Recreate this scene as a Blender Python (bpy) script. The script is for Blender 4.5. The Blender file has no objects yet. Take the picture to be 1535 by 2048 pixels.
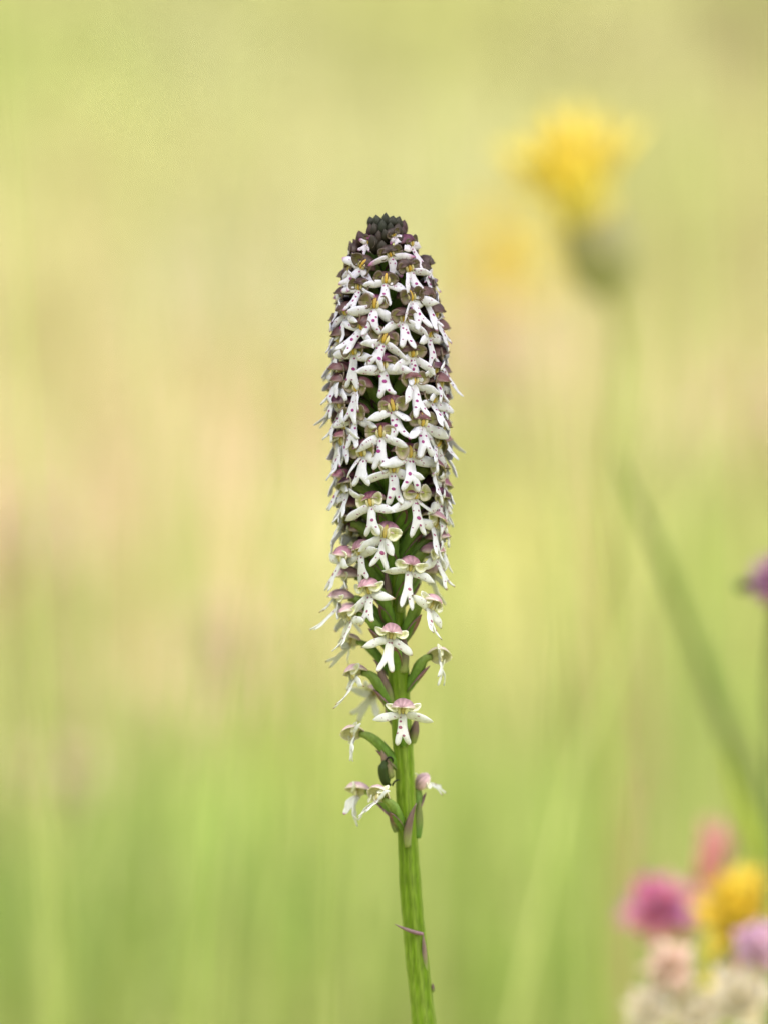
import bpy, bmesh, math, random
import numpy as np
from mathutils import Vector, Matrix

random.seed(7); rng = np.random.default_rng(7)
R = math.radians
sc = bpy.context.scene
col = sc.collection

# ------------------------------------------------------------------ camera
CAMD, CAMZ, PITCH = 0.57, 0.20, R(2.0)
LENS, SENS = 60.0, 17.3
cam_d = bpy.data.cameras.new('camera'); cam = bpy.data.objects.new('camera', cam_d); col.objects.link(cam)
cam.location = (0, -CAMD, CAMZ); cam.rotation_euler = (R(90) - PITCH, 0, 0)
cam_d.sensor_fit = 'VERTICAL'; cam_d.sensor_height = SENS; cam_d.lens = LENS
cam_d.clip_start = 0.02; cam_d.clip_end = 1000
cam_d.dof.use_dof = True; cam_d.dof.focus_distance = CAMD - 0.0065; cam_d.dof.aperture_fstop = 2.8
sc.camera = cam

# ------------------------------------------------------------------ sky, sun, exposure (bright thin overcast)
SUN_EL, SUN_AZ = R(56), R(-52)       # sun up behind the camera's left shoulder
w = bpy.data.worlds.new('World'); sc.world = w; w.use_nodes = True
nt = w.node_tree; bg = nt.nodes['Background']
sky = nt.nodes.new('ShaderNodeTexSky'); sky.sky_type = 'NISHITA'; sky.sun_disc = False
sky.sun_elevation = SUN_EL; sky.sun_rotation = math.pi + SUN_AZ
sky.dust_density = 4.0; sky.air_density = 1.0
hs = nt.nodes.new('ShaderNodeHueSaturation'); hs.inputs['Saturation'].default_value = 0.35
nt.links.new(sky.outputs[0], hs.inputs['Color']); nt.links.new(hs.outputs[0], bg.inputs['Color'])
bg.inputs['Strength'].default_value = 0.15
sd = bpy.data.lights.new('sun', 'SUN'); sun = bpy.data.objects.new('sun', sd); col.objects.link(sun)
sd.energy = 1.5; sd.angle = R(16); sd.color = (1.0, 0.97, 0.93)
sdir = Vector((math.sin(SUN_AZ) * math.cos(SUN_EL), -math.cos(SUN_AZ) * math.cos(SUN_EL), math.sin(SUN_EL)))
sun.rotation_euler = sdir.to_track_quat('Z', 'Y').to_euler(); sun.location = (0, 0, 3)
vs = sc.view_settings; vs.view_transform = 'Standard'; vs.look = 'None'; vs.gamma = 1.0
vs.use_curve_mapping = False; vs.exposure = 0.90
sc.cycles.use_denoising = True
sc.cycles.max_bounces = 8; sc.cycles.diffuse_bounces = 4; sc.cycles.transmission_bounces = 6

# ------------------------------------------------------------------ pixel (of the 1535x2048 photo) -> world
K = SENS / LENS / 2048.0
PX = CAMD * K                         # metres per photo pixel at the orchid
FW = np.array((0, math.cos(PITCH), -math.sin(PITCH))); UP = np.array((0, math.sin(PITCH), math.cos(PITCH)))
CL = np.array((0, -CAMD, CAMZ))
def ray(px, py): return FW + np.array((1., 0, 0)) * (px - 767.5) * K + UP * (1024 - py) * K
def at(px, py, Y=0.0):
    d = ray(px, py); return CL + d * ((Y + CAMD) / d[1])
def mm(Y): return (Y + CAMD) * K      # metres per photo pixel at depth Y

def gz(x, y):
    y = np.asarray(y, float); x = np.asarray(x, float)
    e = np.where(y > 0, 40 * np.tanh(y / 40), y) - 0.9
    z = 0.27 * (np.sqrt(e * e + 0.09) + e) / 2 - 0.0066
    return z + 0.006 * np.sin(x * 9 + y * 4) * np.sin(y * 7 - x * 3) * np.clip(np.abs(y) * 2, 0, 1)
def ground_hit(px, py):
    d = ray(px, py)
    for t in np.linspace(0.5, 30, 6000):
        p = CL + d * t
        if p[2] < gz(p[0], p[1]): return p
    return CL + d * 30

# ------------------------------------------------------------------ mesh helpers
class MB:
    def __init__(s): s.v, s.f, s.c, s.m, s.n = [], [], [], [], 0
    def add(s, V, F, C, mat=0):
        V = np.asarray(V, float).reshape(-1, 3); C = np.asarray(C, float)
        if C.ndim == 1: C = np.tile(C, (len(V), 1))
        s.v.append(V); s.c.append(C.reshape(-1, 3))
        s.f.extend([tuple(i + s.n for i in q) for q in F]); s.m.extend([mat] * len(F)); s.n += len(V)
    def surf(s, P, C, th=0.0, CB=None, edge=0.25, mat=0, seam=None):
        """a grid sheet with a real thickness"""
        n, m = P.shape[:2]
        C = np.broadcast_to(np.asarray(C, float), (n, m, 3)); CB = C if CB is None else np.broadcast_to(np.asarray(CB, float), (n, m, 3))
        du = np.gradient(P, axis=0); dv = np.gradient(P, axis=1)
        N = np.cross(du, dv); N /= np.linalg.norm(N, axis=2, keepdims=True) + 1e-12
        wj = edge + (1 - edge) * np.sqrt(np.clip(np.sin(np.linspace(0, math.pi, m)), 0, 1)) if np.isscalar(edge) else np.asarray(edge)
        if seam:
            N[:seam[1], seam[0], 0] = 0; N /= np.linalg.norm(N, axis=2, keepdims=True) + 1e-12
        A = P + N * (th / 2) * wj[None, :, None]; B = P - N * (th / 2) * wj[None, :, None]
        F = []
        g = lambda i, j: i * m + j
        o = n * m
        for i in range(n - 1):
            for j in range(m - 1):
                q = (g(i, j), g(i + 1, j), g(i + 1, j + 1), g(i, j + 1)); F.append(q)
                F.append(tuple(o + k for k in reversed(q)))
            if not (seam and seam[0] == 0 and i < seam[1] - 1): F.append((g(i, 0), o + g(i, 0), o + g(i + 1, 0), g(i + 1, 0)))
            if not (seam and seam[0] != 0 and i < seam[1] - 1): F.append((g(i, m - 1), g(i + 1, m - 1), o + g(i + 1, m - 1), o + g(i, m - 1)))
        for j in range(m - 1):
            F.append((g(0, j), g(0, j + 1), o + g(0, j + 1), o + g(0, j)))
            F.append((g(n - 1, j), o + g(n - 1, j), o + g(n - 1, j + 1), g(n - 1, j + 1)))
        s.add(np.concatenate([A.reshape(-1, 3), B.reshape(-1, 3)]), F, np.concatenate([C.reshape(-1, 3), CB.reshape(-1, 3)]), mat)
        return A, N
    def tube(s, P, rad, C, seg=10, ridge=None, mat=0, flat=1.0, twist=0.0):
        P = np.asarray(P, float); n = len(P)
        C = np.asarray(C, float)
        T = np.gradient(P, axis=0); T /= np.linalg.norm(T, axis=1, keepdims=True) + 1e-12
        ref = np.array((1., 0, 0)) if abs(T[0][0]) < 0.8 else np.array((0, 1., 0))
        V, CC = [], []
        for i in range(n):
            b = np.cross(T[i], ref); b /= np.linalg.norm(b); a = np.cross(b, T[i]); ref = a
            for k in range(seg):
                an = 2 * math.pi * k / seg + twist * i / n
                r = rad[i] * (1 + (ridge[k] if ridge is not None else 0))
                V.append(P[i] + r * (math.cos(an) * a + flat * math.sin(an) * b))
                ci = C if C.ndim == 1 else (C[i] if C.ndim == 2 else C[i, k])
                CC.append(ci)
        F = []
        for i in range(n - 1):
            for k in range(seg):
                k2 = (k + 1) % seg
                F.append((i * seg + k, i * seg + k2, (i + 1) * seg + k2, (i + 1) * seg + k))
        F.append(tuple(reversed(range(seg)))); F.append(tuple((n - 1) * seg + k for k in range(seg)))
        s.add(V, F, CC, mat)
    def dot(s, c, nrm, r, C, mat=0, el=1.0):
        nrm = nrm / (np.linalg.norm(nrm) + 1e-12)
        a = np.cross(nrm, (0.3, 0.2, 1.0)); a /= np.linalg.norm(a); b = np.cross(nrm, a)
        V = [c + nrm * r * 0.28]
        for k in range(7):
            an = 2 * math.pi * k / 7; V.append(c + r * (math.cos(an) * a * el + math.sin(an) * b))
        s.add(V, [(0, 1 + k, 1 + (k + 1) % 7) for k in range(7)], C, mat)
    def build(s, name, mats, parent=None, smooth=True, weld=False):
        me = bpy.data.meshes.new(name)
        V = np.concatenate(s.v)
        me.from_pydata(V.tolist(), [], s.f); 
        ca = me.color_attributes.new('Col', 'FLOAT_COLOR', 'POINT')
        C = np.concatenate(s.c); ca.data.foreach_set('color', np.concatenate([C, np.ones((len(C), 1))], 1).ravel().astype('f'))
        if not isinstance(mats, (list, tuple)): mats = [mats]
        for mt in mats: me.materials.append(mt)
        me.polygons.foreach_set('material_index', s.m)
        if smooth: me.polygons.foreach_set('use_smooth', [True] * len(me.polygons))
        me.update()
        if weld:
            bm = bmesh.new(); bm.from_mesh(me); bmesh.ops.remove_doubles(bm, verts=bm.verts, dist=3e-6); bm.to_mesh(me); bm.free()
        o = bpy.data.objects.new(name, me); col.objects.link(o)
        if parent: o.parent = parent
        return o
def tag(o, label=None, cat=None, group=None, kind=None):
    if label: o['label'] = label
    if cat: o['category'] = cat
    if group: o['group'] = group
    if kind: o['kind'] = kind
    return o
def empty(name, loc):
    o = bpy.data.objects.new(name, None); o.location = loc; o.empty_display_size = 0.01; col.objects.link(o); return o
def mixc(a, b, t): return np.asarray(a, float) * (1 - t) + np.asarray(b, float) * t
def ramp(t, stops):
    for (t0, c0), (t1, c1) in zip(stops, stops[1:]):
        if t <= t1: return mixc(c0, c1, max(0., min(1., (t - t0) / (t1 - t0))))
    return np.asarray(stops[-1][1], float)
def U(a, b): return random.uniform(a, b)

# ------------------------------------------------------------------ materials (colour attribute x procedural variation)
def make_mat(name, nscale=(900, 900, 900), namp=0.18, rough=0.55, trans=0.2, bump=0.0, spec=0.35, tint=(1, 1, 1), sss=0.0):
    m = bpy.data.materials.new(name); m.use_nodes = True; t = m.node_tree; N = t.nodes; L = t.links
    p = N['Principled BSDF']; out = N['Material Output']
    at_ = N.new('ShaderNodeAttribute'); at_.attribute_name = 'Col'
    tc = N.new('ShaderNodeTexCoord'); mp = N.new('ShaderNodeMapping'); mp.inputs['Scale'].default_value = nscale
    nz = N.new('ShaderNodeTexNoise'); nz.inputs['Scale'].default_value = 1.0; nz.inputs['Detail'].default_value = 4
    L.new(tc.outputs['Object'], mp.inputs[0]); L.new(mp.outputs[0], nz.inputs['Vector'])
    mr = N.new('ShaderNodeMapRange'); mr.inputs[1].default_value = 0.25; mr.inputs[2].default_value = 0.75
    mr.inputs[3].default_value = 1 - namp; mr.inputs[4].default_value = 1 + namp
    L.new(nz.outputs['Fac'], mr.inputs[0])
    mx = N.new('ShaderNodeVectorMath'); mx.operation = 'SCALE'
    L.new(at_.outputs['Color'], mx.inputs[0]); L.new(mr.outputs[0], mx.inputs['Scale'])
    L.new(mx.outputs[0], p.inputs['Base Color'])
    p.inputs['Roughness'].default_value = rough; p.inputs['Specular IOR Level'].default_value = spec
    if bump:
        b = N.new('ShaderNodeBump'); b.inputs['Strength'].default_value = bump; b.inputs['Distance'].default_value = 0.0002
        L.new(nz.outputs['Fac'], b.inputs['Height']); L.new(b.outputs[0], p.inputs['Normal'])
    if trans:
        tr = N.new('ShaderNodeBsdfTranslucent'); L.new(mx.outputs[0], tr.inputs['Color'])
        ms = N.new('ShaderNodeMixShader'); ms.inputs[0].default_value = trans
        L.new(p.outputs[0], ms.inputs[1]); L.new(tr.outputs[0], ms.inputs[2]); L.new(ms.outputs[0], out.inputs['Surface'])
    return m
M_petal = make_mat('petal', (3200, 3200, 1500), 0.09, 0.62, 0.32, 0.6, 0.2)
M_spot = make_mat('petal_spot', (2000, 2000, 2000), 0.2, 0.6, 0.0)
M_hood = make_mat('hood_tissue', (1800, 700, 700), 0.28, 0.5, 0.15, 0.3)
M_green = make_mat('green_tissue', (1500, 1500, 300), 0.25, 0.5, 0.22, 0.3, 0.25)
M_stem = make_mat('stem_skin', (2600, 2600, 420), 0.34, 0.55, 0.0, 0.6, 0.2)
M_grass = make_mat('grass_blade', (60, 60, 20), 0.15, 0.55, 0.35)
M_bloom = make_mat('meadow_petal', (300, 300, 300), 0.12, 0.6, 0.5)
M_dark = make_mat('insect_shell', (800, 800, 800), 0.2, 0.35, 0.0)

# ------------------------------------------------------------------ meadow colours: patches of the sward, each at its place on the ground
def srgb(r, g, b): 
    c = np.array((r, g, b)) / 255.; c = np.where(c < 0.04045, c / 12.92, ((c + 0.055) / 1.055) ** 2.4); return c * 0.87 + 0.13 * c.mean()
ALB = 0.77
PATCH = [ # photo pixel it is seen at, radius in photo pixels, hue of the sward there
 (80, 120, 200, (174, 182, 92)), (500, 100, 220, (190, 188, 120)), (800, 40, 200, (186, 186, 100)), (1300, 100, 200, (184, 178, 112)),
 (1520, 60, 130, (160, 150, 90)), (100, 600, 200, (208, 196, 128)), (450, 580, 160, (202, 196, 146)), (980, 720, 120, (240, 206, 170)),
 (1420, 600, 180, (192, 185, 114)), (1510, 820, 100, (230, 200, 155)), (50, 1080, 150, (242, 204, 164)), (430, 900, 140, (228, 200, 152)),
 (430, 1310, 140, (238, 202, 158)), (620, 1150, 130, (226, 212, 142)), (1050, 1200, 200, (214, 208, 118)), (1420, 1200, 160, (188, 200, 96)),
 (280, 1200, 110, (205, 206, 122)), (120, 1520, 160, (186, 178, 110)), (420, 1640, 120, (176, 204, 90)), (640, 1600, 130, (205, 208, 100)),
 (500, 1880, 140, (150, 186, 66)), (100, 1950, 180, (154, 182, 78)), (1050, 1650, 180, (174, 190, 88)), (1100, 2000, 180, (166, 190, 74)),
 (1450, 1450, 130, (150, 180, 66)), (1230, 1450, 110, (196, 182, 110)), (700, 400, 250, (208, 204, 138)), (1150, 850, 160, (216, 206, 138)),
 (300, 350, 200, (196, 193, 116)), (1300, 400, 160, (186, 186, 106)), (250, 800, 200, (218, 200, 140)),
]
PC = []
for (px, py, rp, c) in PATCH:
    h = ground_hit(px, py); s = rp * np.linalg.norm(h - CL) * K
    PC.append((h[0], h[1], s, 1.9 * s, srgb(*c) * ALB))
def sward(x, y):
    x = np.asarray(x, float); y = np.asarray(y, float)
    W = np.full(x.shape, 0.02); A = np.ones(x.shape + (3,)) * srgb(196, 196, 112) * ALB * 0.02
    for (cx, cy, sx, sy, c) in PC:
        wgt = np.exp(-(((x - cx) / sx) ** 2 + ((y - cy) / sy) ** 2))
        W = W + wgt; A = A + wgt[..., None] * c
    return A / W[..., None]

# ------------------------------------------------------------------ ground
def build_ground():
    xs = np.concatenate([-np.geomspace(90, 1.3, 26), np.linspace(-1.2, 1.2, 81), np.geomspace(1.3, 90, 26)])
    ys = np.concatenate([-np.geomspace(60, 0.8, 16), np.linspace(-0.7, 4.5, 150), np.geomspace(4.6, 160, 34)])
    X, Y = np.meshgrid(xs, ys)
    Z = gz(X, Y)
    mb = MB(); n, m = X.shape
    F = [(i * m + j, i * m + j + 1, (i + 1) * m + j + 1, (i + 1) * m + j) for i in range(n - 1) for j in range(m - 1)]
    mb.add(np.stack([X, Y, Z], -1), F, sward(X, Y).reshape(-1, 3))
    tag(mb.build('ground', make_mat('meadow_soil', (25, 25, 25), 0.22, 0.9, 0.0, 0.0, 0.1)), kind='structure')
build_ground()

# ------------------------------------------------------------------ grass of the meadow
def build_grass(name, N, y0, y1, hmin, hmax, label, wid=0.0016, pw=1.0, xk=1.7, bright=1.0):
    y = y0 + (y1 - y0) * rng.random(N) ** pw
    hw = (y + CAMD) * 0.108 * xk + 0.05
    x = (rng.random(N) * 2 - 1) * hw
    z = gz(x, y)
    h = hmin + (hmax - hmin) * rng.random(N) ** 1.6
    base = sward(x, y); 
    tone = rng.random(N)
    straw = srgb(232, 214, 160) * ALB; green = srgb(160, 190, 70) * ALB
    base = np.where((tone > 0.82)[:, None], base * 0.55 + straw * 0.45, base)
    base = np.where((tone < 0.15)[:, None], base * 0.6 + green * 0.4, base)
    near = np.clip((1.0 - y) / .6, 0, 1)[:, None] * .4
    base = base * (1 - near) + srgb(150, 192, 58) * 1.08 * ALB * near
    base = base * (0.78 + 0.44 * rng.random(N))[:, None] * bright
    az = rng.random(N) * 2 * math.pi; bend = h * (0.08 + 0.35 * rng.random(N) ** 2)
    face = rng.random(N) * math.pi
    S = 5
    V = np.zeros((N, S, 2, 3)); C = np.zeros((N, S, 2, 3))
    for i in range(S):
        t = i / (S - 1)
        cx = x + np.cos(az) * bend * t * t; cy = y + np.sin(az) * bend * t * t; cz = z - 0.004 + h * (t - 0.12 * t * t * (bend / h))
        ww = wid * (1 - t ** 2.2 * 0.93) * (0.7 + 0.6 * tone) * np.clip(0.6 + 0.5 * y, 0.8, 3)
        for k, sgn in enumerate((-1, 1)):
            V[:, i, k, 0] = cx + sgn * ww * np.cos(face); V[:, i, k, 1] = cy + sgn * ww * np.sin(face); V[:, i, k, 2] = cz
            C[:, i, k] = base * (0.9 + 0.15 * t)
    V = V.reshape(-1, 3); C = C.reshape(-1, 3)
    idx = (np.arange(N) * S * 2)[:, None, None] + (np.arange(S - 1) * 2)[None, :, None] + np.array((0, 1, 3, 2))[None, None, :]
    F = idx.reshape(-1, 4)
    me = bpy.data.meshes.new(name)
    me.vertices.add(len(V)); me.vertices.foreach_set('co', V.ravel())
    me.loops.add(F.size); me.loops.foreach_set('vertex_index', F.ravel().astype('i'))
    me.polygons.add(len(F)); me.polygons.foreach_set('loop_start', np.arange(0, F.size, 4).astype('i')); me.polygons.foreach_set('loop_total', np.full(len(F), 4, 'i'))
    me.update(calc_edges=True)
    ca = me.color_attributes.new('Col', 'FLOAT_COLOR', 'POINT')
    ca.data.foreach_set('color', np.concatenate([C, np.ones((len(C), 1))], 1).ravel().astype('f'))
    me.materials.append(M_grass)
    o = bpy.data.objects.new(name, me); col.objects.link(o)
    tag(o, label, 'grass', kind='stuff')
build_grass('meadow_grass', 12000, 0.30, 6.0, 0.02, 0.075, 'soft yellow green meadow grass covering the slope behind the orchid', pw=1.35)
build_grass('tall_grass', 650, 0.30, 2.2, 0.12, 0.34, 'thin tall pale grass stems rising out of the meadow', wid=0.0009, pw=1.3, xk=1.5, bright=1.2)

build_grass('near_grass', 70, 0.12, 0.36, 0.16, 0.34, 'few very thin pale grass blades close behind the orchid', wid=0.0007, pw=1.0, xk=1.5, bright=1.3)

# ------------------------------------------------------------------ ORCHID
AX = [(430, 771), (560, 773), (700, 776), (900, 780), (1100, 787), (1300, 794), (1400, 798), (1500, 806), (1600, 811), (1740, 817), (1858, 826), (2048, 847), (2300, 872), (2700, 895), (3400, 905)]
AXY = np.array([a[0] for a in AX], float); AXX = np.array([a[1] for a in AX], float)
def axx(py):
    # smooth interpolation of the stem line
    return float(np.mean([np.interp(py + d, AXY, AXX) for d in (-60, -30, 0, 30, 60)]))
def rj(py): return float(np.interp(py, [440, 480, 530, 580, 650, 760, 900, 1000, 1080, 1150, 1250, 1700], [34, 55, 74, 86, 96, 101, 101, 95, 86, 80, 72, 66])) * PX
def rstem(py): return float(np.interp(py, [430, 700, 1100, 1340, 1600, 1740, 2048, 3400], [10, 12, 16, 20.5, 19, 21, 23.5, 26])) * PX
base = at(axx(3000), 3000, 0.0)
py_ground = 3000
for q in range(2048, 3600, 4):
    if at(axx(q), q, 0)[2] <= gz(0, 0) - 0.004: py_ground = q; break
base = at(axx(py_ground), py_ground, 0)
orchid = empty('orchid_plant', tuple(base))
tag(orchid, 'tall orchid spike with white purple spotted flowers and dark burnt looking tip', 'orchid')
ORI = np.array(base)

def stem():
    mb = MB(); pys = np.concatenate([np.linspace(py_ground, 2100, 14), np.linspace(2080, 436, 90)])
    P = np.array([at(axx(q), q, 0) for q in pys]) - ORI
    rad = np.array([rstem(q) for q in pys]); rad *= 1 + 0.02 * np.sin(pys / 23.) + 0.015 * np.sin(pys / 9. + 1); rad[-3:] *= (0.8, 0.6, 0.3)
    seg = 36
    ridge = np.array([0.035 * math.cos(9 * 2 * math.pi * k / seg) + 0.03 * math.cos(5 * 2 * math.pi * k / seg + 1) + random.gauss(0, 0.012) for k in range(seg)])
    shade = np.array([random.gauss(0, 0.12) for k in range(seg)])
    C = np.zeros((len(P), seg, 3))
    g0 = np.array((0.088, 0.160, 0.003)); pale = np.array((0.20, 0.265, 0.045))
    for i in range(len(P)):
        for k in range(seg):
            f = max(0, min(1, 0.22 + 4 * ridge[k] + shade[k] * (1 + .5 * math.sin(i * .3 + k)) + random.gauss(0, 0.09) + .10 * math.sin(i * .21 + k * .17)))
            C[i, k] = mixc(g0, pale, f)
    mb.tube(P, rad, C, seg, ridge)
    mb.build('stem', M_stem, orchid)
stem()

def sm(x): x = np.clip(x, 0, 1); return x * x * (3 - 2 * x)
V3 = lambda x, o, z: np.stack([x, -o, z], -1)      # across, outward, up -> object axes (outward is -Y)

def arm(mb, sgn, L, W, droop, out, curl, pt, white, tipc, tipw, nspots, spotc, twist):
    n, m = 13, 7
    t = np.linspace(0, 1, n); u = np.linspace(-1, 1, m)
    T, Uu = np.meshgrid(t, u, indexing='ij')
    cd, sd_ = math.cos(droop), math.sin(droop); wv = U(0, 6)
    cx = 0.18 + L * t * cd; cz = -0.12 - L * t * sd_ - curl * t * t; co = 0.05 + out * t + 0.25 * np.sin(math.pi * t)
    prof = (0.80 + 0.20 * sm(t / 0.2)) * np.where(t < 0.55, 1, np.clip(1 - ((t - 0.55) / 0.45) ** (2.3 - pt), 0.0, 1) ** (0.5 + 0.4 * pt))
    prof = np.maximum(prof, 0.05) * (1 + 0.07 * np.sin(t * 9 + random.random() * 6))
    hw = W / 2 * prof
    ct, st = math.cos(twist), math.sin(twist)
    ex = np.array((sd_ * 1.0, 0, cd))           # width direction in the (x, o, z) frame
    X = cx[:, None] + hw[:, None] * Uu * ex[0] * ct
    Z = cz[:, None] + hw[:, None] * Uu * ex[2] * ct
    O = co[:, None] + hw[:, None] * Uu * st + 0.28 * hw[:, None] * (1 - Uu ** 2)
    O = O + 0.07 * np.sin(T * 8 + wv) + 0.10 * Uu * np.sin(T * 11 + wv * 2) * (0.3 + T); Z = Z + 0.05 * np.sin(T * 6 + wv * 3)
    P = V3(sgn * X, O, Z) * 1e-3
    C = np.zeros((n, m, 3)) + white
    k = sm((T - (1 - tipw)) / max(tipw, .05)) if tipw > 0 else T * 0
    C = C * (1 - k[..., None]) + tipc * k[..., None]
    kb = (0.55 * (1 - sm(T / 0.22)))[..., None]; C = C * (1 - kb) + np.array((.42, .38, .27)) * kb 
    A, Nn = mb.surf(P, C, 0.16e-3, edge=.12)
    for _ in range(nspots):
        i = random.randint(2, 8); j = random.choice((2, 3, 4, 1, 5))
        nr = Nn[i, j] * (1 if Nn[i, j][1] < 0 else -1)
        mb.dot(P[i, j] + nr * 0.095e-3, nr, U(0.07, 0.14) * 1e-3, mixc(spotc, white, .28), 1, U(0.9, 1.8))

def lip_body(mb, L, W, spread, tilt, curve, white, tipc, tipw, spotc, twirl, age=0.):
    n, m = 17, 6
    tf = U(0.66, 0.75); grids = []
    lens = (1.0, U(0.9, 1.06)); wob0 = U(0, 6); legc = (U(-.5, .5), U(-.5, .5))
    k0 = int(tf * (n - 1)) + 1
    for h, sgn in enumerate((-1, 1)):
        t = np.linspace(0, 1, n)
        s = np.clip((t - tf) / (1 - tf), 0, 1)
        half = W / 2 * (0.98 - 0.12 * np.sin(math.pi * np.clip(t / tf, 0, 1)) + 0.42 * np.clip(t / tf, 0, 1) ** 2.2)
        hj = W / 2 * 1.40
        tip = np.sqrt(np.clip(1 - (np.clip((s - 0.5) / 0.5, 0, 1)) ** 2.2, 0.02, 1))
        xc = np.where(s > 0, hj / 2 + (spread * U(.8, 1.2)) * s ** 0.85, half / 2)
        hw = np.where(s > 0, (hj / 2 * (1 - 0.22 * s)) * tip, half / 2)
        u = np.linspace(0, 1, m)
        X = (xc - hw)[:, None] + 2 * hw[:, None] * u
        full = 1 - (X / np.maximum(half, 1e-6)[:, None]) ** 2
        leg = 1 - (2 * u[None, :] - 1) ** 2
        b = sm(s * 2.5)[:, None]
        dome = 0.26 * (np.clip(full, 0, 1) * (1 - b) + leg * b * 0.6)
        d = L * t + L * (lens[h] - 1) * np.clip(t - tf, 0, 1) / (1 - tf)
        wav = 0.05 * np.sin(t * 7 + wob0)[:, None] + 0.05 * (u[None] ** 2) * np.sin(t * 13 + wob0 * (h + 2))[:, None] * 1.4
        O = (np.sin(tilt) * d + curve * (t ** 2.2) * L + legc[h] * s ** 1.5)[:, None] + dome + wav
        Z = (-np.cos(tilt) * d)[:, None] - 0.05 + 0 * X
        Xw = sgn * X + (twirl * t ** 2)[:, None]
        P = V3(Xw, O, Z) * 1e-3
        T = np.repeat(t[:, None], m, 1)
        C = np.zeros((n, m, 3)) + white
        k = sm((T - (1 - tipw)) / max(tipw, .05)) if tipw > 0 else T * 0
        C = C * (1 - k[..., None]) + tipc * k[..., None]
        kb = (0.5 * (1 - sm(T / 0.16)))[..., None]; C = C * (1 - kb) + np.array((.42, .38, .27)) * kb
        ed = [1, 1, 1, .9, .7, .2]
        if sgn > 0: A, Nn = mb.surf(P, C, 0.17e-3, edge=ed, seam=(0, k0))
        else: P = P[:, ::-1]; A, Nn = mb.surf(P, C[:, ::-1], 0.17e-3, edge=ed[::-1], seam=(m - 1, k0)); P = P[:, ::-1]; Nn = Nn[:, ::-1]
        grids.append((P, Nn, tf))
    spots = [(0, 0.12, 2), (1, 0.13, 2), (0, 0.27, 3), (1, 0.3, 2), (random.choice((0, 1)), U(.42, .55), 1), (0, U(.66, .76), 3), (1, U(.68, .78), 2)]
    for q, (h, t, j) in enumerate(spots):
        if random.random() < (0.2 if age < .75 else .42): continue
        P, Nn, tf = grids[h]
        i = int(round((t + U(-.03, .03)) * (n - 1))); j = max(0, min(m - 1, j + random.choice((-1, 0, 0, 1))))
        nr = Nn[i, j] * (1 if Nn[i, j][1] < 0 else -1)
        r = (U(0.24, 0.32) if q == 4 else U(0.10, 0.2)) * 1e-3
        mb.dot(P[i, j] + nr * 0.10e-3, nr, r, spotc, 1, U(0.8, 1.4))

def hood(fl, w, dep, ht, c_out, c_edge, c_in, lift, beak, back=-2.2):
    n, m = 12, 15
    s = np.linspace(0, 1, n); ph = np.linspace(-1, 1, m)
    S, Ph = np.meshgrid(s, ph, indexing='ij')
    r = np.interp(s, [0, .15, .4, .7, .9, 1], [0.35, 0.72, 1.0, 0.92, 0.55, 0.12])
    ang = Ph * R(118)
    co = back + dep * s + 0 * r; cz = 0.75 + lift * s - 0.55 * lift * s * s - beak * s ** 4
    fl_ = np.clip(np.abs(Ph) - 0.62, 0, 1) / 0.38
    X = w * r[:, None] * np.sin(ang) * (1 + 0.28 * fl_) + 0.06 * np.sin(S * 9 + Ph * 5)
    Z = cz[:, None] + ht * r[:, None] * np.cos(ang) + 0.3 * fl_
    O = co[:, None] + 0.0 * X + 0.2 * fl_
    P = V3(X, O, Z) * 1e-3
    rib = 1 - 0.35 * np.clip(np.cos(Ph * 21), 0, 1) * np.clip(1 - np.abs(Ph), 0, 1)
    k = sm((np.abs(Ph) - 0.55) / 0.4) * 0.75
    Co = (c_out * rib[..., None]) * (1 - k[..., None]) + c_edge * k[..., None]
    Ci = c_in + 0 * Co; Ci = Ci * (1 - k[..., None]) + c_edge * k[..., None]
    mb = MB()
    du = np.gradient(P, axis=0); dv = np.gradient(P, axis=1); N = np.cross(du, dv)
    up = N[n // 2, m // 2][2] > 0
    mb.surf(P, Co if up else Ci, 0.2e-3, Ci if up else Co)
    mb.build('hood', M_hood, fl)

def ear(fl, sgn, cx, cz, co, rad, yaw, c_edge, c_in, cup, long=0.0):
    n, m = 6, 17
    r = np.linspace(0.02, 1, n); a = np.linspace(0, 2 * math.pi, m)
    RR, AA = np.meshgrid(r, a, indexing='ij')
    wob = 1 + 0.09 * np.sin(3 * AA + random.random() * 6)
    x = RR * np.cos(AA) * rad * wob; z = RR * np.sin(AA) * rad * 1.12 * wob; o = cup * rad * (RR ** 2)
    x = x * (1 + .35 * long); z = z * (1 - .42 * long); z = z + long * (.22 * x + .16 * x * np.abs(x) * np.sign(x))
    cy, sy = math.cos(yaw), math.sin(yaw)
    X = cx + x * cy + o * sy; O = co + o * cy - x * sy; Z = cz + z
    P = V3(sgn * X, O, Z) * 1e-3
    k = sm((RR - 0.35) / 0.55)[..., None]
    C = c_in * (1 - k) + c_edge * k
    mb = MB(); mb.surf(P, C, 0.16e-3, edge=1.0)
    mb.build('sepal', M_hood, fl)

def column(fl, c_mid, c_side, sz=1.0):
    mb = MB()
    z = np.linspace(-0.1, 1.75, 7); o = 0.28 - 0.25 * (z / 1.8) + 0.15 * np.sin(z * 1.8)
    mb.tube(np.stack([0 * z, -o, z], -1) * 1e-3 * sz, np.array([.18, .3, .36, .36, .34, .28, .12]) * 1e-3 * sz, c_mid, 8)
    for sgn in (-1, 1):
        zz = np.linspace(-0.15, 1.15, 6)
        xx = sgn * (0.46 + 0.10 * np.sin(zz * 2.4)); oo = 0.32 + 0.1 * np.sin(zz * 2)
        mb.tube(np.stack([xx, -oo, zz], -1) * 1e-3 * sz, np.array([.12, .22, .26, .25, .2, .06]) * 1e-3 * sz, c_side, 7)
    mb.build('column', M_hood, fl)

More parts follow.
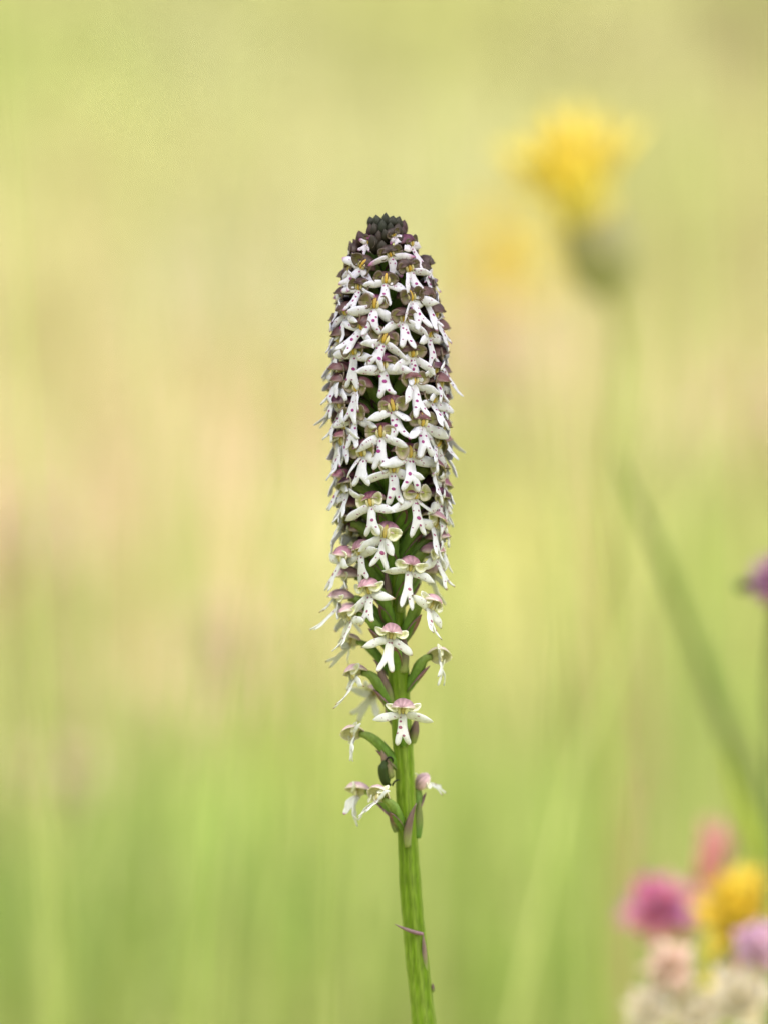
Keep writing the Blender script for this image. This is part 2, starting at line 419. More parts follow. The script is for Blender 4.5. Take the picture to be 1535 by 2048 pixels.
def leafy(mb, P0, dirs, L, W, c0, c1, nrm, th=0.18e-3, fold=0.3, bend=(0, 0, 0), n=11, m=5, tipk=0.6):
    """a pointed bract: centre line from P0 along dirs"""
    d = np.array(dirs, float); d /= np.linalg.norm(d); nn = np.array(nrm, float); nn -= d * nn.dot(d); nn /= np.linalg.norm(nn)
    sd2 = np.cross(d, nn); t = np.linspace(0, 1, n); u = np.linspace(-1, 1, m)
    hw = W / 2 * np.clip(np.sin(math.pi * (0.22 + 0.78 * t)) ** 0.8, 0.03, 1)
    cen = P0[None] + d[None] * (L * t)[:, None] + np.array(bend)[None] * (t ** 2)[:, None]
    P = cen[:, None] + sd2 * (hw[:, None] * u)[..., None] + nn * (-fold * hw[:, None] * (1 - u ** 2)[None])[..., None]
    T = np.repeat(t[:, None], m, 1)[..., None]
    C = np.asarray(c0) * (1 - sm(T / tipk)) + np.asarray(c1) * sm(T / tipk)
    mb.surf(P, C, th)

FL_POS = []
def flower(px, py, bx=None, by=None, az=None, scale=1.0, young=0.0, spent=0.0, rj_px=None, hoodlift=None, rear=False, ov_drop=None, tilt=None, swing=None, pitch=0):
    Rm = rj(py) if rj_px is None else rj_px * PX
    ax = axx(py); dx = (px - ax) * PX
    if az is None: az = math.asin(max(-1, min(1, dx / Rm)))
    else: az = R(az)
    if abs(dx) < Rm * 0.999 and az is not None: pass
    org = at(px, py, -Rm * math.cos(az)) if not rear else at(ax, py, 0) + np.array((math.sin(az) * Rm, -math.cos(az) * Rm, 0))
    age = max(0., min(1., (py - 440) / 800.))          # 0 at the tip, 1 low down
    tl = R(U(8, 20) + U(4, 22) * abs(math.sin(az))) if tilt is None else R(tilt)
    if bx is None: ang = math.atan(math.tan(tl) * math.sin(az)) + R(U(-9, 9)); 
    else: ang = math.atan2(bx - px, by - py)
    roll = -(ang - math.atan(math.tan(tl) * math.sin(az)))
    roll = max(-0.9, min(0.9, roll))
    FL_POS.append(org)
    sc_ = scale * (1 - 0.40 * young) * float(np.interp(py, [480, 560, 640, 740, 1000, 1150, 2000], [.80, .90, 1.0, 1.09, 1.09, 1.02, 1])) * U(.93, 1.06)
    M = Matrix.Translation(Vector(org - ORI)) @ Matrix.Rotation(az + R(U(-9, 9)), 4, 'Z') @ Matrix.Rotation(roll, 4, 'Y') @ Matrix.Rotation(R(U(-5, 5) + pitch), 4, 'X') @ Matrix.Scale(sc_, 4)
    Mi = np.array(M.inverted())
    loc = lambda p: (Mi @ np.append(p - ORI, 1))[:3]
    # colours by age
    j = lambda c, a=0.08: np.clip(np.asarray(c, float) * (1 + random.gauss(0, a)), 0, 0.9)
    c_hood = j(ramp(age, [(0, (0.030, 0.020, 0.014)), (.16, (0.050, 0.022, 0.020)), (.35, (0.12, 0.050, 0.050)), (.6, (0.21, 0.075, 0.10)), (.8, (0.32, 0.12, 0.19)), (1, (0.48, 0.22, 0.29))]), .15)
    if random.random() < 0.2 and age < .9: c_hood = j((0.085, 0.014, 0.045), .2)
    if spent: c_hood = mixc(c_hood, (.70, .62, .58), .45 * spent)
    c_edge = j(ramp(age, [(0, (0.06, 0.04, 0.03)), (.3, (0.16, 0.115, 0.085)), (.6, (0.33, 0.27, 0.215)), (.8, (0.66, 0.66, 0.52)), (1, (0.76, 0.77, 0.62))]))
    c_in = j(ramp(age, [(0, (0.075, 0.06, 0.024)), (.4, (0.16, 0.145, 0.045)), (.75, (0.36, 0.37, 0.13)), (1, (0.62, 0.62, 0.36))]))
    white = j(ramp(age, [(0, (0.66, 0.60, 0.67)), (.15, (0.67, 0.66, 0.735)), (.6, (0.675, 0.68, 0.725)), (1, (0.69, 0.705, 0.665))]), .02)
    tipc = j((0.40, 0.10, 0.32), .1); tipw = max(0, random.gauss(0.30, .12)) * (1 if age < .12 else (0.55 if age < .25 and random.random() < .5 else 0))
    if spent > .35 and random.random() < .6: tipc = j((0.34, 0.22, 0.09), .2); tipw = U(.05, .14)
    spotc = mixc((0.20, 0.015, 0.13), (0.24, 0.10, 0.11), max(0, age - .55) * 1.6) 
    # ovary: from the stem up and outwards to the throat
    drop = (U(62, 78) if ov_drop is None else ov_drop)
    pst = py + drop
    sp = at(axx(pst), pst, 0); rs = rstem(pst)
    od = np.array((math.sin(az), -math.cos(az), 0))
    if swing: od = np.array((math.sin(az + R(swing)), -math.cos(az + R(swing)), 0))
    p0 = loc(sp + od * rs * 0.55); p1 = loc(sp + od * (rs * 1.35) + np.array((0, 0, drop * PX * 0.35)))
    p2 = np.array((0, 3.0, 0.9)) * 1e-3; p3 = np.array((0, 1.1, 0.75)) * 1e-3
    up1 = loc(sp + od * (rs * 1.2 + 0.2 * Rm) + np.array((0, 0, drop * PX * 0.8)))
    tt = np.linspace(0, 1, 12)
    B = lambda t: (1 - t) ** 4 * p0 + 4 * t * (1 - t) ** 3 * p1 + 6 * t * t * (1 - t) ** 2 * up1 + 4 * t ** 3 * (1 - t) * p2 + t ** 4 * p3
    P = np.array([B(t) for t in tt])
    rr = np.interp(tt, [0, .25, .6, .9, 1], [0.55, 0.95, 1.0, 0.62, 0.5]) * 1e-3 * (0.85 + 0.25 * (1 - young)) * (1 - .16 * float(sm((age - .75) * 4)))
    g_lo = j((0.12, 0.235, 0.03)); g_hi = j(ramp(age, [(0, (0.07, 0.06, 0.03)), (.5, (0.16, 0.20, 0.05)), (1, (0.24, 0.33, 0.08))]))
    Cov = np.array([mixc(g_lo, g_hi, sm(t * 1.2 - .3)) for t in tt])
    mb = MB(); mb.tube(P, rr, Cov, 18, np.array([(0.07, -.02, -.07)[k % 3] for k in range(18)]), twist=2.4)
    fl = mb.build('flower', M_green, orchid)
    fl.matrix_basis = M
    # bract
    mb = MB(); bd = P[6] - P[0]; nin = loc(sp + od * 0.03) - loc(sp)
    leafy(mb, P[0] + (P[1] - P[0]) * 0.1 + nin / np.linalg.norm(nin) * 0.5e-3, bd + nin / np.linalg.norm(nin) * 1.2e-3, U(4.6, 6.2) * 1e-3, 2.0e-3, j((0.17, 0.21, 0.06)), j(ramp(age, [(0, (0.09, 0.04, 0.045)), (1, (0.22, 0.12, 0.13))])), nin, fold=0.6)
    mb.build('bract', M_green, fl)
    if young > .75:
        pass
    lift = hoodlift if hoodlift is not None else U(0.7, 1.5)
    hood(fl, U(1.7, 2.0) * (1 - .2 * float(sm((age - .72) * 5))), U(2.6, 3.1) + 1.1 * max(float(sm((age - .8) * 5)), float(sm((abs(az) - .8) * 3)) * float(sm(age * 5)) * U(.6, 1.1)), U(1.1, 1.4), c_hood, mixc(c_hood, c_edge, 0.75), c_in, lift * .7, U(0.1, .5), -2.2 + .3 * sm((age - .8) * 5))
    for sgn in (-1, 1):
        lw = float(sm((age - .72) * 5)); ear(fl, sgn, U(1.25, 1.5) + .25 * lw, U(0.65, 0.95), U(-0.05, 0.3) + .1 * lw, U(0.9, 1.15) * (1 - .15 * lw), -R(U(-10, 20)) * (1 - lw) + R(20) * lw, c_edge, c_in, U(0.3, .5), float(sm((age - .72) * 5)) * U(.6, 1.1))
    column(fl, j(ramp(age, [(0, (0.45, 0.27, 0.03)), (.6, (0.42, 0.30, 0.06)), (1, (0.42, 0.36, 0.14))])), j(ramp(age, [(0, (0.40, 0.33, 0.16)), (1, (0.62, 0.60, 0.36))])), U(.92, 1.08))
    mb = MB()
    dr0 = U(3, 20) + 12 * spent
    odd = random.choice((-1, 1)) if random.random() < .22 else 0
    for sgn in (-1, 1):
        if sgn == odd and young < .5:
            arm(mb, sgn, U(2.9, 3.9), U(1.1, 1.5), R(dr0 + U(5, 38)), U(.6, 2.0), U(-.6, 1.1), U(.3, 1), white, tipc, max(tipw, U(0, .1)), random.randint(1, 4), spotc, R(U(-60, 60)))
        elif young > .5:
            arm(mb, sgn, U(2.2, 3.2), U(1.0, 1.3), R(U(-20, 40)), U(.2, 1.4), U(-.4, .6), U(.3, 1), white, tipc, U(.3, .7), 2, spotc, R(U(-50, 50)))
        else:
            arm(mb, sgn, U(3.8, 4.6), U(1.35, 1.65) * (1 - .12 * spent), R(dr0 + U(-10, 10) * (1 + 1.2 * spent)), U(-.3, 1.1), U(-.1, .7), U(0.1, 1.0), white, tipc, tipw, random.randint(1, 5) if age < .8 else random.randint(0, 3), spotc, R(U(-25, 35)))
    bl = U(4.7, 5.4)
    if bx is not None and abs(az) < 0.6: bl = max(4.3, min(6.6, math.hypot(bx - px, by - py) * PX * 1e3 / max(.8, math.cos(tl)) * 1.04 / sc_))
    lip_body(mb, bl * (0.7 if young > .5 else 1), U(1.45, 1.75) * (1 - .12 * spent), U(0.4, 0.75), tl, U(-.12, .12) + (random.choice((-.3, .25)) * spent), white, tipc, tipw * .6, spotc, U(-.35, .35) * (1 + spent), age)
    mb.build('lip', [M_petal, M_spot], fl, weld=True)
    return fl

# flowers that can be told apart in the photograph: lip junction and lip end in photo pixels
def z1(a, b): return (620 + .20847 * a, 400 + .20847 * b)
def z2(a, b): return (620 + .20847 * a, 640 + .20847 * b)
def z3(a, b): return (620 + .20847 * a, 880 + .20847 * b)
def z4(a, b): return (620 + .20847 * a, 1120 + .20847 * b)
LIST = [
 (z1, 770, 545, 815, 690), (z1, 495, 650, 370, 735), (z1, 945, 680, 1050, 850), (z1, 725, 795, 710, 970), (z1, 480, 860, 370, 1040),
 (z1, 965, 960, 1090, 1190), (z1, 620, 1035, 570, 1290), (z1, 960, 440, 1060, 560),
 (z2, 890, 15, 920, 250), (z2, 495, 85, 320, 270), (z2, 700, 215, 630, 400), (z2, 430, 325, 370, 600), (z2, 970, 350, 1010, 540), (z2, 700, 465, 715, 730),
 (z2, 1125, 160, 1220, 390), (z2, 985, 615, 1055, 910), (z2, 455, 685, 360, 930), (z2, 1180, 510, 1270, 720), (z2, 795, 865, 850, 1130), (z2, 435, 945, 370, 1230),
 (z2, 1060, 1015, 1120, 1290), (z2, 1165, 790, 1260, 1060), (z2, 685, 1120, 690, 1410), (z2, 295, 540, 230, 640), (z2, 300, 640, 190, 800), (z2, 310, 840, 210, 1020), 
 (z3, 330, 50, 275, 280), (z3, 510, 150, 470, 410), (z3, 950, 165, 970, 470), (z3, 795, 305, 800, 610), (z3, 370, 495, 330, 820), (z3, 590, 630, 600, 900),
 (z3, 1000, 560, 1040, 910), (z3, 1180, 325, 1140, 620), (z3, 1200, 60, 1120, 170), (z3, 1250, 500, 1270, 670), (z3, 320, 840, 340, 1160), 
]
for (z, a, b, c, d) in LIST:
    p = z(a, b); q = z(c, d); flower(p[0], p[1], q[0], q[1])
# young half-open flowers under the tip
flower(*z1(800, 345), *z1(840, 400), young=.8); flower(*z1(560, 420), *z1(480, 480), young=.6); flower(*z1(400, 500), *z1(320, 590), young=.45)
flower(*z1(1120, 640), *z1(1170, 700), young=.15)
# looser flowers lower down
flower(*z3(720, 930), *z3(650, 1200), spent=.3); flower(*z3(1180, 830), *z3(1140, 1180), spent=.4); flower(*z3(490, 1095), *z3(490, 1340), spent=.3)
flower(*z4(950, 100), *z4(945, 420), spent=.3, rj_px=82); flower(*z4(575, 320), *z4(560, 590), spent=.4, rj_px=82)
flower(*z4(1130, 460), *z4(1080, 750), spent=.6, az=48, rj_px=88); flower(*z4(405, 570), *z4(420, 790), spent=.8, az=-62, rj_px=98)
flower(*z4(770, 750), *z4(715, 1060), spent=.5, az=-6, rj_px=78); flower(*z4(1225, 960), *z4(1120, 1170), spent=.9, az=72, rj_px=90, ov_drop=66)
flower(*z4(440, 1130), 710, 1420, spent=.8, az=-66, rj_px=92, ov_drop=70); flower(701, 1290, 706, 1330, spent=1, az=-105, rj_px=96, scale=.85)
flower(805, 1426, 803, 1486, spent=.5, az=0, rj_px=74); flower(709, 1474, 732, 1530, spent=1, az=-72, rj_px=100, ov_drop=68)
flower(745, 1392, 766, 1440, spent=.9, az=-150, rj_px=95, rear=False, scale=.95)
flower(756, 1600, 772, 1655, spent=1, az=-38, rj_px=76, ov_drop=60, hoodlift=2.0, pitch=-32); flower(716, 1592, 722, 1655, spent=1, az=-96, rj_px=98, ov_drop=56)
flower(850, 1566, 872, 1588, spent=1, az=118, rj_px=52, ov_drop=74, hoodlift=1.2, pitch=-58, scale=.85)
# the thinning lower end of the dense part
for (px, py, a, sp) in [(684, 1122, -78, .3), (694, 1163, -96, .5), (682, 1206, -84, .6), (869, 1116, 72, .4), (878, 1088, 86, .3), (702, 1234, -122, .7), (742, 1128, -150, .4), (836, 1106, 148, .4), (862, 1150, 118, .6)]:
    flower(px, py, az=a, spent=sp, rj_px=max(40, abs(px - axx(py)) / max(.45, abs(math.sin(R(a))))))
# the flowers of the sides and the back
n_side = 0
for k in range(150):
    py = 497 + k * 4.15
    azd = (k * 137.508 + 40) % 360 - 180
    if abs(azd) < 52: continue
    if py > 1085 and abs(azd) < 90: continue
    Rm = rj(py); org = at(axx(py), py, 0) + np.array((math.sin(R(azd)) * Rm, -math.cos(R(azd)) * Rm, 0))
    if min(np.linalg.norm(org - f) for f in FL_POS) < 2.4e-3: continue
    flower(axx(py) + math.sin(R(azd)) * Rm / PX, py, az=azd, rear=True, young=.3 if py < 520 else 0, scale=U(.92, 1.05)); n_side += 1
print('flowers', len(FL_POS), 'side', n_side)

# buds of the dark tip
def bud(px, py, Y, lean, L, r, tone):
    p = at(px, py, Y) - ORI
    ax_p = at(axx(py + 45), py + 45, 0) - ORI
    d = p - ax_p; d /= np.linalg.norm(d)
    d = d * lean + np.array((0, 0, 1)) * (1 - lean); d /= np.linalg.norm(d)
    t = np.linspace(0, 1, 9)
    d = d + np.array((U(-.12, .12), U(-.12, .12), 0)); L *= U(.85, 1.25); r *= U(.85, 1.1)
    P = p + d * ((t - 0.75) * L)[:, None] + np.array((U(-1, 1), 0, U(-1, 1))) * .12e-3 + np.array((U(-.25, .25), 0, 0)) * 1e-3 * (t ** 2)[:, None]
    rad = r * np.interp(t, [0, .15, .4, .65, .85, .95, 1], [.3, .75, 1, .9, .5, .22, .03])
    c0 = ramp(tone, [(0, (0.017, 0.021, 0.011)), (.5, (0.026, 0.021, 0.014)), (1, (0.05, 0.02, 0.024))])
    C = np.array([mixc(c0 * .8, c0 * 1.2, sm(tt * 1.2 - .1)) for tt in t])
    mb = MB(); mb.tube(P, rad, C, 12, np.array([(.09, 0, -.06, .02)[k % 4] for k in range(12)]), twist=U(-.5, .5))
    mb.build('bud', M_green, orchid)
for (px, py, yy, tn) in [(741, 438, 0, .2), (756, 437, -1.0, .1), (768, 434, -1.6, .1), (783, 437, -1.5, .2), (796, 440, -.8, .3), (806, 447, 0, .9), (763, 449, -3.0, .1), (748, 454, -2.6, .5),
                         (779, 452, -3.2, .2), (794, 456, -2.4, .6), (769, 440, 1.5, .2), (785, 440, 1.6, .2), (752, 441, 1.5, .2), (738, 458, -1.2, .8), (805, 462, -1.4, .8),
                         (772, 466, -4.0, .4), (756, 470, -3.8, .6), (718, 469, -1.0, .9), (730, 474, -2.8, .8), (712, 487, -.2, 1), (803, 478, -3.5, .7), (745, 480, -4.2, .5), (764, 486, -4.6, .5)]:
    bud(px, py, yy * 1e-3, 0.45, U(2.3, 2.9) * 1e-3, U(.78, .95) * 1e-3, tn)
for k in range(16):
    a = k * 2.4 + 1; yy = 440 + k * 2.6; rr_ = np.interp(yy, [436, 485], [18, 42])
    if math.cos(a) < .3: bud(771 + rr_ * math.sin(a), yy, -rr_ * PX * math.cos(a), .5, 2.6e-3, .85e-3, U(.1, .8))

# bracts on the bare stem
def stem_bract(px, py, tx, ty, W, Yb, Yt, c0, c1, name='bract', fold=.5, bend=(0, 0, 0)):
    a = at(px, py, Yb) - ORI; b = at(tx, ty, Yt) - ORI; mb = MB()
    leafy(mb, a, b - a - np.array(bend), np.linalg.norm(b - a - np.array(bend)), W, c0, c1, (0.1, -1, 0.1), fold=-fold, bend=bend, n=15)
    mb.build(name, M_green, orchid)
pur = (0.17, 0.115, 0.105); grn = (0.20, 0.27, 0.06)
stem_bract(815, 1694, 832, 1606, 1.35e-3, -1.75e-3, -2.6e-3, (0.25, 0.30, 0.10), pur, bend=(.0022, 0, 0))
stem_bract(834, 1676, 838, 1600, 1.5e-3, -.3e-3, -.4e-3, (0.10, 0.22, 0.03), (0.14, 0.17, 0.05))
stem_bract(793, 1664, 780, 1610, 1.4e-3, -.6e-3, -.6e-3, (0.16, 0.22, 0.06), pur)
stem_bract(851, 1945, 845, 1866, .8e-3, -.9e-3, -1.9e-3, (0.24, 0.32, 0.08), (0.25, 0.17, 0.16))
stem_bract(846, 1868, 788, 1848, .62e-3, -1.9e-3, -2.6e-3, (0.25, 0.14, 0.18), (0.20, 0.13, 0.14), bend=(-.0008, 0, .0012))
stem_bract(866, 1984, 864, 1966, .5e-3, -.4e-3, -.5e-3, grn, pur)
stem_bract(806, 1345, 806, 1265, 1.8e-3, -1.5e-3, -2.2e-3, (0.26, 0.32, 0.10), pur)
stem_bract(786, 1410, 752, 1322, 1.5e-3, -1.0e-3, -2.4e-3, grn, pur)
stem_bract(824, 1486, 833, 1435, 1.5e-3, -.8e-3, -1.6e-3, grn, pur)
stem_bract(781, 1296, 750, 1244, 1.3e-3, -1.0e-3, -2.2e-3, grn, pur)
stem_bract(782, 1556, 762, 1500, 1.5e-3, -1.2e-3, -2.2e-3, (0.22, 0.26, 0.08), (0.24, 0.17, 0.13))
stem_bract(778, 1215, 772, 1140, 1.4e-3, -2.0e-3, -2.6e-3, grn, pur); stem_bract(800, 1225, 812, 1150, 1.5e-3, -2.0e-3, -2.6e-3, grn, pur)
# withered ovary and two dark threads beside the stem
def thread(pts, r, c, name):
    mb = MB(); P = np.array([at(a, b, y * 1e-3) - ORI for (a, b, y) in pts])
    tt = np.linspace(0, len(P) - 1, 14); P = np.stack([np.interp(tt, range(len(P)), P[:, k]) for k in range(3)], -1)
    Q = P.copy()
    for _ in range(2): Q[1:-1] = (Q[:-2] + 2 * Q[1:-1] + Q[2:]) / 4
    rr = np.array(r)[np.linspace(0, len(r) - 1, 14).round().astype(int)] * 1e-3
    mb.tube(Q, rr, np.array(c), 8); mb.build(name, M_green, orchid)
thread([(779, 1570, -.8), (768, 1560, -1.6), (764, 1540, -2), (768, 1526, -2), (774, 1518, -1.6)], [.3, .8, .8, .55, .2], (0.035, 0.06, 0.012), 'withered_ovary')
thread([(771, 1524, -2.2), (774, 1516, -2.6), (780, 1514, -2.8), (784, 1517, -2.4), (785, 1523, -1.8)], [.17, .16, .17, .18, .15], (0.015, 0.018, 0.008), 'withered_style')
thread([(784, 1571, -2.0), (787, 1564, -2.3), (793, 1560, -2.3), (798, 1560, -2.1)], [.15, .15, .12, .06], (0.015, 0.018, 0.008), 'withered_style')

# ------------------------------------------------------------------ meadow flowers behind
def floret_head(name, parent, c, axis, n, r, L, W, cols, spread, mat=M_bloom):
    """a head of many strap-shaped florets around an axis"""
    axis = np.array(axis, float); axis /= np.linalg.norm(axis)
    a = np.cross(axis, (0.31, 0.9, 0.2)); a /= np.linalg.norm(a); b = np.cross(axis, a)
    mb = MB()
    for k in range(n):
        f = (k + .5) / n; th = f * spread; ph = k * 2.39996
        d = math.cos(th) * axis + math.sin(th) * (math.cos(ph) * a + math.sin(ph) * b)
        p0 = c + d * r * 0.3
        cc = np.array(cols[k % len(cols)]) * U(.85, 1.12)
        leafy(mb, p0, d + 0.1 * np.array((U(-1, 1), U(-1, 1), U(-1, 1))), L * U(.65, 1.25), W * U(.8, 1.2), cc * .92, cc, axis + .01, th=0.3e-3, fold=.35, n=6, m=3)
    t = np.linspace(0, 1, 8); rr = r * .95 * np.sqrt(np.clip(1 - (2 * t - 1) ** 2, .02, 1)); mb.tube(c + axis * ((t - .5) * r * 1.5)[:, None], rr, np.array(cols[0]), 10)
    return mb.build(name, mat, parent)
def ovoid(name, parent, c, axis, L, r, c0, c1, mat=M_green):
    axis = np.array(axis, float); axis /= np.linalg.norm(axis); t = np.linspace(0, 1, 10)
    rad = r * np.sqrt(np.clip(1 - (2 * t - 1) ** 2, 0.01, 1))
    mb = MB(); mb.tube(c + axis * ((t - .5) * L)[:, None], rad, np.array([mixc(c0, c1, x) for x in t]), 14, np.array([.05 * (-1) ** k for k in range(14)]))
    return mb.build(name, mat, parent)
def stalk(parent, pts, r0, r1, c, name='stem', seg=8):
    P = np.array(pts); tt = np.linspace(0, len(P) - 1, 5 * len(P)); P = np.stack([np.interp(tt, range(len(pts)), P[:, k]) for k in range(3)], -1)
    for _ in range(4): P[1:-1] = (P[:-2] + 2 * P[1:-1] + P[2:]) / 4
    mb = MB(); mb.tube(P, np.linspace(r0, r1, len(P)), np.array(c), seg); return mb.build(name, M_green, parent)
def foot(p, dx=0, dy=0):
    x, y = p[0] + dx, p[1] + dy; return np.array((x, y, float(gz(x, y)) - 0.004))

YEL = [(0.90, 0.74, 0.12), (0.90, 0.78, 0.16), (0.88, 0.68, 0.09)]
PINK = [(0.86, 0.38, 0.54), (0.88, 0.50, 0.62), (0.84, 0.32, 0.52)]
PALE = [(0.90, 0.74, 0.64), (0.92, 0.78, 0.66), (0.90, 0.70, 0.62)]
CREAM = [(0.90, 0.84, 0.70), (0.92, 0.88, 0.76), (0.88, 0.80, 0.64)]
def world_head(name, label, cat, px, py, Y, axis, cols, n, r, L, W, spread, calyx=None, foot_px=None, stemc=(0.2, 0.27, 0.07), sr=0.9e-3, group=None):
    c = at(px, py, Y); mid = at(foot_px[0], foot_px[1], Y) if foot_px else None
    f = foot(mid if mid is not None else c)
    e = empty(name, tuple(f)); tag(e, label, cat, group)
    L0 = np.array(f)
    floret_head('flower_head', e, c - L0, axis, n, r, L, W, cols, spread)
    ax_ = np.array(axis, float); ax_ /= np.linalg.norm(ax_)
    if calyx: 
        cl, cr, c0, c1 = calyx
        ovoid('calyx', e, c - L0 - ax_ * cl * .45, ax_, cl, cr, c0, c1); endp = c - L0 - ax_ * cl * .85
    else: endp = c - L0
    pts = [endp, endp - ax_ * .012] + ([mid - L0] if mid is not None else []) + [f - L0]
    stalk(e, pts, sr * .8, sr * 1.2, stemc)
    return e
# hawkbit close behind
world_head('hawkbit', 'yellow dandelion like flower with grey green calyx on a tall stem', 'flower', 1166, 408, 0.27, (-.30, -.35, .9), [(.93, .82, .22), (.93, .84, .28), (.92, .78, .16)], 70, 8e-3, 19e-3, 6e-3, .95,
           calyx=(26e-3, 8.6e-3, (0.32, 0.35, 0.15), (0.42, 0.37, 0.20)), foot_px=(1222, 1000), stemc=(0.36, 0.42, 0.10), sr=1.5e-3)
FARY = 'small yellow flowers far behind in the meadow'
for (px, py, Y) in [(1012, 470, 1.5), (975, 520, 1.35), (1050, 530, 1.42), (1005, 575, 1.3)]:
    world_head('meadow_flower', 'pale yellow blurred flower in the far cluster beside the dandelion like bloom', 'flower', px, py, Y, (0, -.8, .5), [(.93, .80, .26), (.93, .82, .30)], 50, 10e-3, 18e-3, 8e-3, 1.5, calyx=(10e-3, 5e-3, (.2, .25, .08), (.2, .25, .08)), sr=1e-3, group='far yellow flower cluster')
world_head('meadow_flower', 'low mustard yellow blurred flower left of the orchid stem base', 'flower', 665, 1790, 0.8, (0, -.5, .8), [(.74, .66, .04), (.78, .70, .06)], 60, 8e-3, 14e-3, 6e-3, 1.5, calyx=(8e-3, 4e-3, (.2, .25, .08), (.2, .25, .08)), sr=1e-3, group=FARY)
FARP = 'pale pink flower heads far behind in the meadow'
for (px, py, Y, lb, k) in [(965, 735, 1.45, 'pale pink blurred flower head just right of the spike', 1.0), (440, 1310, 1.0, 'pale peach pink flower head low in the grass beside lower florets', .8),
                        (55, 1090, 1.15, 'pale peach pink flower head far off in open grass', .9), (1505, 830, 1.4, 'pale peach flower head above the lilac flower', .8), (110, 1560, .75, 'dusky beige pink flower head deep in the green grass', .5)]:
    world_head('clover', lb, 'flower', px, py, Y, (0, -.7, .7), PALE, 60, 13e-3 * k, 24e-3 * k, 10e-3 * k, 1.5, sr=.9e-3, group=FARP)
# cluster at the lower right
Yc = 0.15
world_head('clover', 'magenta pink flower head with purple petals beside a pink bud', 'flower', 1318, 1822, Yc, (-.4, -.6, .7), PINK + [(.66, .34, .62)], 60, 4e-3, 7e-3, 3.2e-3, 1.9, calyx=(8e-3, 3e-3, (.40, .26, .14), (.42, .26, .16)), foot_px=(1372, 2020), stemc=(.42, .33, .15), sr=.9e-3)
world_head('pink_bud', 'slender salmon pink bud leaning above the magenta flower head', 'bud', 1402, 1790, Yc + .01, (.22, -.15, 1), [(.84, .46, .46), (.86, .54, .50), (.82, .42, .44)], 34, 2.6e-3, 13e-3, 3.4e-3, .36, calyx=(9e-3, 2.2e-3, (.44, .3, .2), (.6, .36, .28)), foot_px=(1378, 2000), stemc=(.42, .33, .15), sr=.8e-3)
world_head('vetch', 'bright yellow pea flower cluster behind lilac petals', 'flower', 1478, 1838, Yc - .02, (-.15, -.5, .8), YEL, 50, 5e-3, 8.6e-3, 4.6e-3, 1.7, foot_px=(1475, 2050), calyx=(6e-3, 3e-3, (.35, .35, .1), (.4, .35, .1)), sr=.9e-3)
world_head('vetch', 'golden yellow pea flower tucked under the lilac petals', 'flower', 1462, 1942, Yc - .02, (-.4, -.4, .4), YEL, 24, 3e-3, 5.5e-3, 3.6e-3, 1.5, foot_px=(1482, 2060), sr=.8e-3)
world_head('clover', 'light lilac pink petals in front of yellow pea flowers', 'flower', 1500, 1892, Yc - .05, (.5, -.7, .25), [(.86, .66, .80), (.88, .70, .84), (.86, .58, .70)], 34, 3e-3, 5.6e-3, 3e-3, 1.7, foot_px=(1500, 2060), sr=.8e-3)
for (px, py, q, lb) in [(1342, 1935, .75, 'dull pinkish cream seed head under the magenta flower'), (1300, 2026, .8, 'pale cream seed head cut by frame below the magenta flower'), (1482, 1998, 1.0, 'bright cream woolly head below the yellow pea flowers'), (1400, 2040, .8, 'tan cream woolly head between paler seed heads')]:
    world_head('woolly_head', lb, 'seed head', px, py, Yc - .05, (-.2, -.8, .6), CREAM if px != 1342 else PALE, 50, 3.4e-3 * q, 6.2e-3 * q, 3.4e-3 * q, 1.8, sr=.9e-3, stemc=(.42, .36, .16), group='woolly heads low in the flower cluster')
# lilac flower at the edge, with an insect on it
lil = world_head('clover', 'lilac flower head with a small dark insect on its side', 'flower', 1556, 1165, .10, (.1, -.3, .9), [(.66, .38, .58), (.70, .44, .62), (.60, .34, .54)], 80, 3.4e-3, 5e-3, 2.4e-3, 2.3, calyx=(6e-3, 3e-3, (.2, .25, .08), (.3, .2, .2)), sr=.9e-3)
ip = at(1494, 1166, .10)
ins = empty('insect', tuple(ip)); tag(ins, 'small blackish insect clinging to the lilac flower head', 'insect')
ovoid('abdomen', ins, np.array((-.5e-3, 0, -.5e-3)), (-.8, 0, -.5), 3.6e-3, 1.1e-3, (.02, .03, .012), (.03, .03, .02), M_dark)
ovoid('head', ins, np.array((1.6e-3, 0, .9e-3)), (.8, 0, .5), 1.6e-3, .7e-3, (.02, .02, .015), (.02, .02, .015), M_dark)
for sg in (-1, 1):
    mb = MB(); leafy(mb, np.array((.3e-3, sg * .4e-3, .5e-3)), (-1, sg * .35, -.1), 4.2e-3, 1.4e-3, (.12, .14, .08), (.2, .22, .14), (0, 0, 1), th=.08e-3, n=7); mb.build('wing', M_dark, ins)
    for q in range(3):
        mb = MB(); x0 = (.9 - .7 * q) * 1e-3
        mb.tube(np.array([(x0, sg * .5e-3, -.1e-3), (x0 + .6e-3, sg * 1.3e-3, .1e-3), (x0 + 1.9e-3, sg * 1.2e-3, -.9e-3), (x0 + 3.4e-3, sg * .9e-3, -1.0e-3)]), [.13e-3, .11e-3, .09e-3, .06e-3], np.array((.02, .02, .015)), 5); mb.build('leg', M_dark, ins)

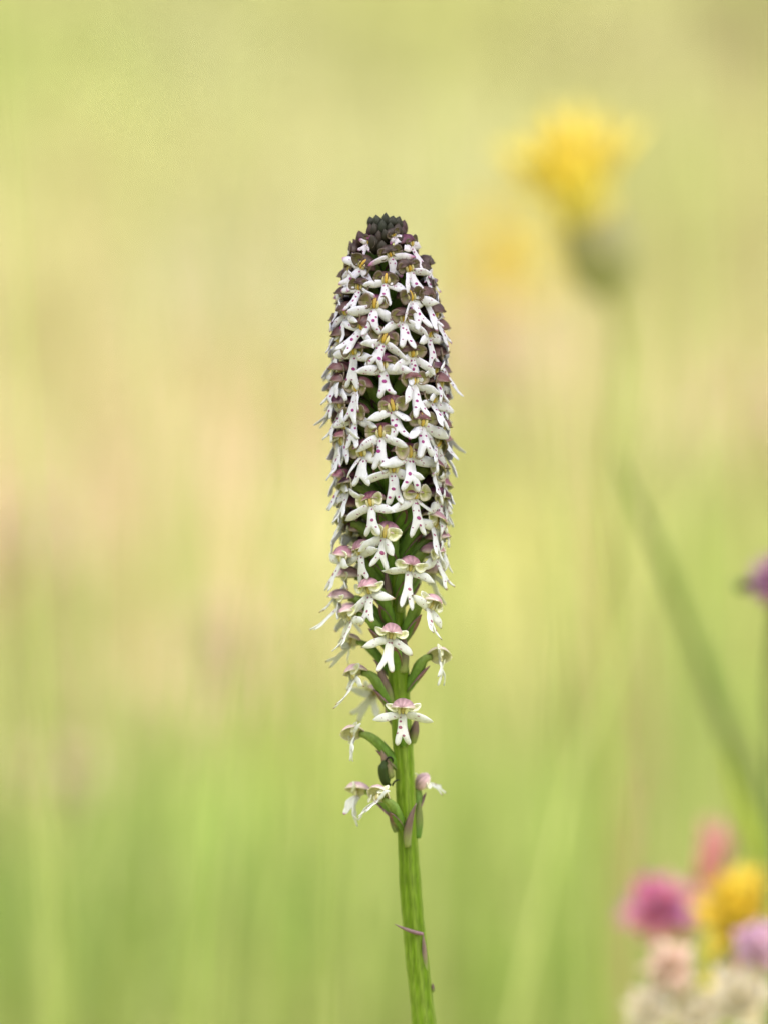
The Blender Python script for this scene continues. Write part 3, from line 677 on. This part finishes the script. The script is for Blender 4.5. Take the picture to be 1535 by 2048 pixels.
# single blades and straws one can pick out
def blade(name, label, cat, pts, Y, W, c0, c1, group=None, root=True):
    P = [at(a, b, Y + i * 0) for i, (a, b) in enumerate(pts)]
    f = foot(P[-1]); e = np.array(f)
    P = np.array(P + [f]) - e
    tt = np.linspace(0, len(P) - 1, 26); Q = np.stack([np.interp(tt, range(len(P)), P[:, k]) for k in range(3)], -1)
    for _ in range(5): Q[1:-1] = (Q[:-2] + 2 * Q[1:-1] + Q[2:]) / 4
    t = np.linspace(0, 1, 26); hw = W / 2 * np.interp(t, [0, .12, .35, .7, 1], [.06, .5, 1, .9, .7]); u = np.linspace(-1, 1, 5)
    T = np.gradient(Q, axis=0); T /= np.linalg.norm(T, axis=1, keepdims=True)
    S = np.cross(T, (0.25, 1, 0)); S /= np.linalg.norm(S, axis=1, keepdims=True); N = np.cross(S, T)
    G = Q[:, None] + S[:, None] * (hw[:, None] * u)[..., None] + N[:, None] * (.35 * hw[:, None] * u[None] ** 2)[..., None]
    C = np.asarray(c0) * (1 - t)[:, None, None] + np.asarray(c1) * t[:, None, None]
    mb = MB(); mb.surf(G, np.broadcast_to(C, G.shape), .3e-3); o = mb.build(name, M_grass); o.location = tuple(f)
    tag(o, label, cat, group)
blade('grass_leaf', 'dark green grass leaf leaning diagonally beside the straw stems', 'grass leaf', [(1226, 900), (1262, 985), (1325, 1120), (1400, 1330), (1490, 1580), (1600, 1850)], .19, 2.7e-3, (.17, .22, .05), (.22, .29, .08))
blade('grass_leaf', 'narrow dark green grass leaf alongside the wider diagonal leaf', 'grass leaf', [(1290, 1020), (1345, 1160), (1440, 1400), (1540, 1620), (1640, 1850)], .23, 2.0e-3, (.20, .25, .07), (.25, .32, .09))
blade('grass_leaf', 'bright yellow green grass leaf rising above the yellow pea flowers', 'grass leaf', [(1440, 1480), (1475, 1600), (1520, 1720), (1580, 1900)], .15, 3.4e-3, (.42, .50, .08), (.42, .52, .06))
STR = (.62, .47, .27); STR2 = (.55, .43, .22)
for (pts, Y, lb, wd) in [([(1182, 640), (1190, 1000), (1235, 1500), (1262, 1950)], .36, 'straw coloured dry stem below the dandelion like flower', 2.2e-3),
                     ([(1236, 880), (1262, 1200), (1300, 1550), (1340, 1950)], .40, 'beige dry stem crossing the tip of the dark leaf', 2.2e-3),
                     ([(1160, 950), (1205, 1350), (1232, 1700), (1240, 1950)], .33, 'tan dry stem furthest from the diagonal dark leaf', 1.9e-3),
                     ([(1285, 1500), (1262, 1680), (1258, 1900)], .22, 'short brownish dry stem near the magenta flower', 2.0e-3),
                     ([(1478, 0), (1490, 500), (1500, 1100), (1505, 1900)], .42, 'long tan dry stem behind the lilac flower head', 2.6e-3)]:
    blade('dry_stem', lb, 'dry stem', pts, Y, wd, STR, STR2, 'dry straw stems')
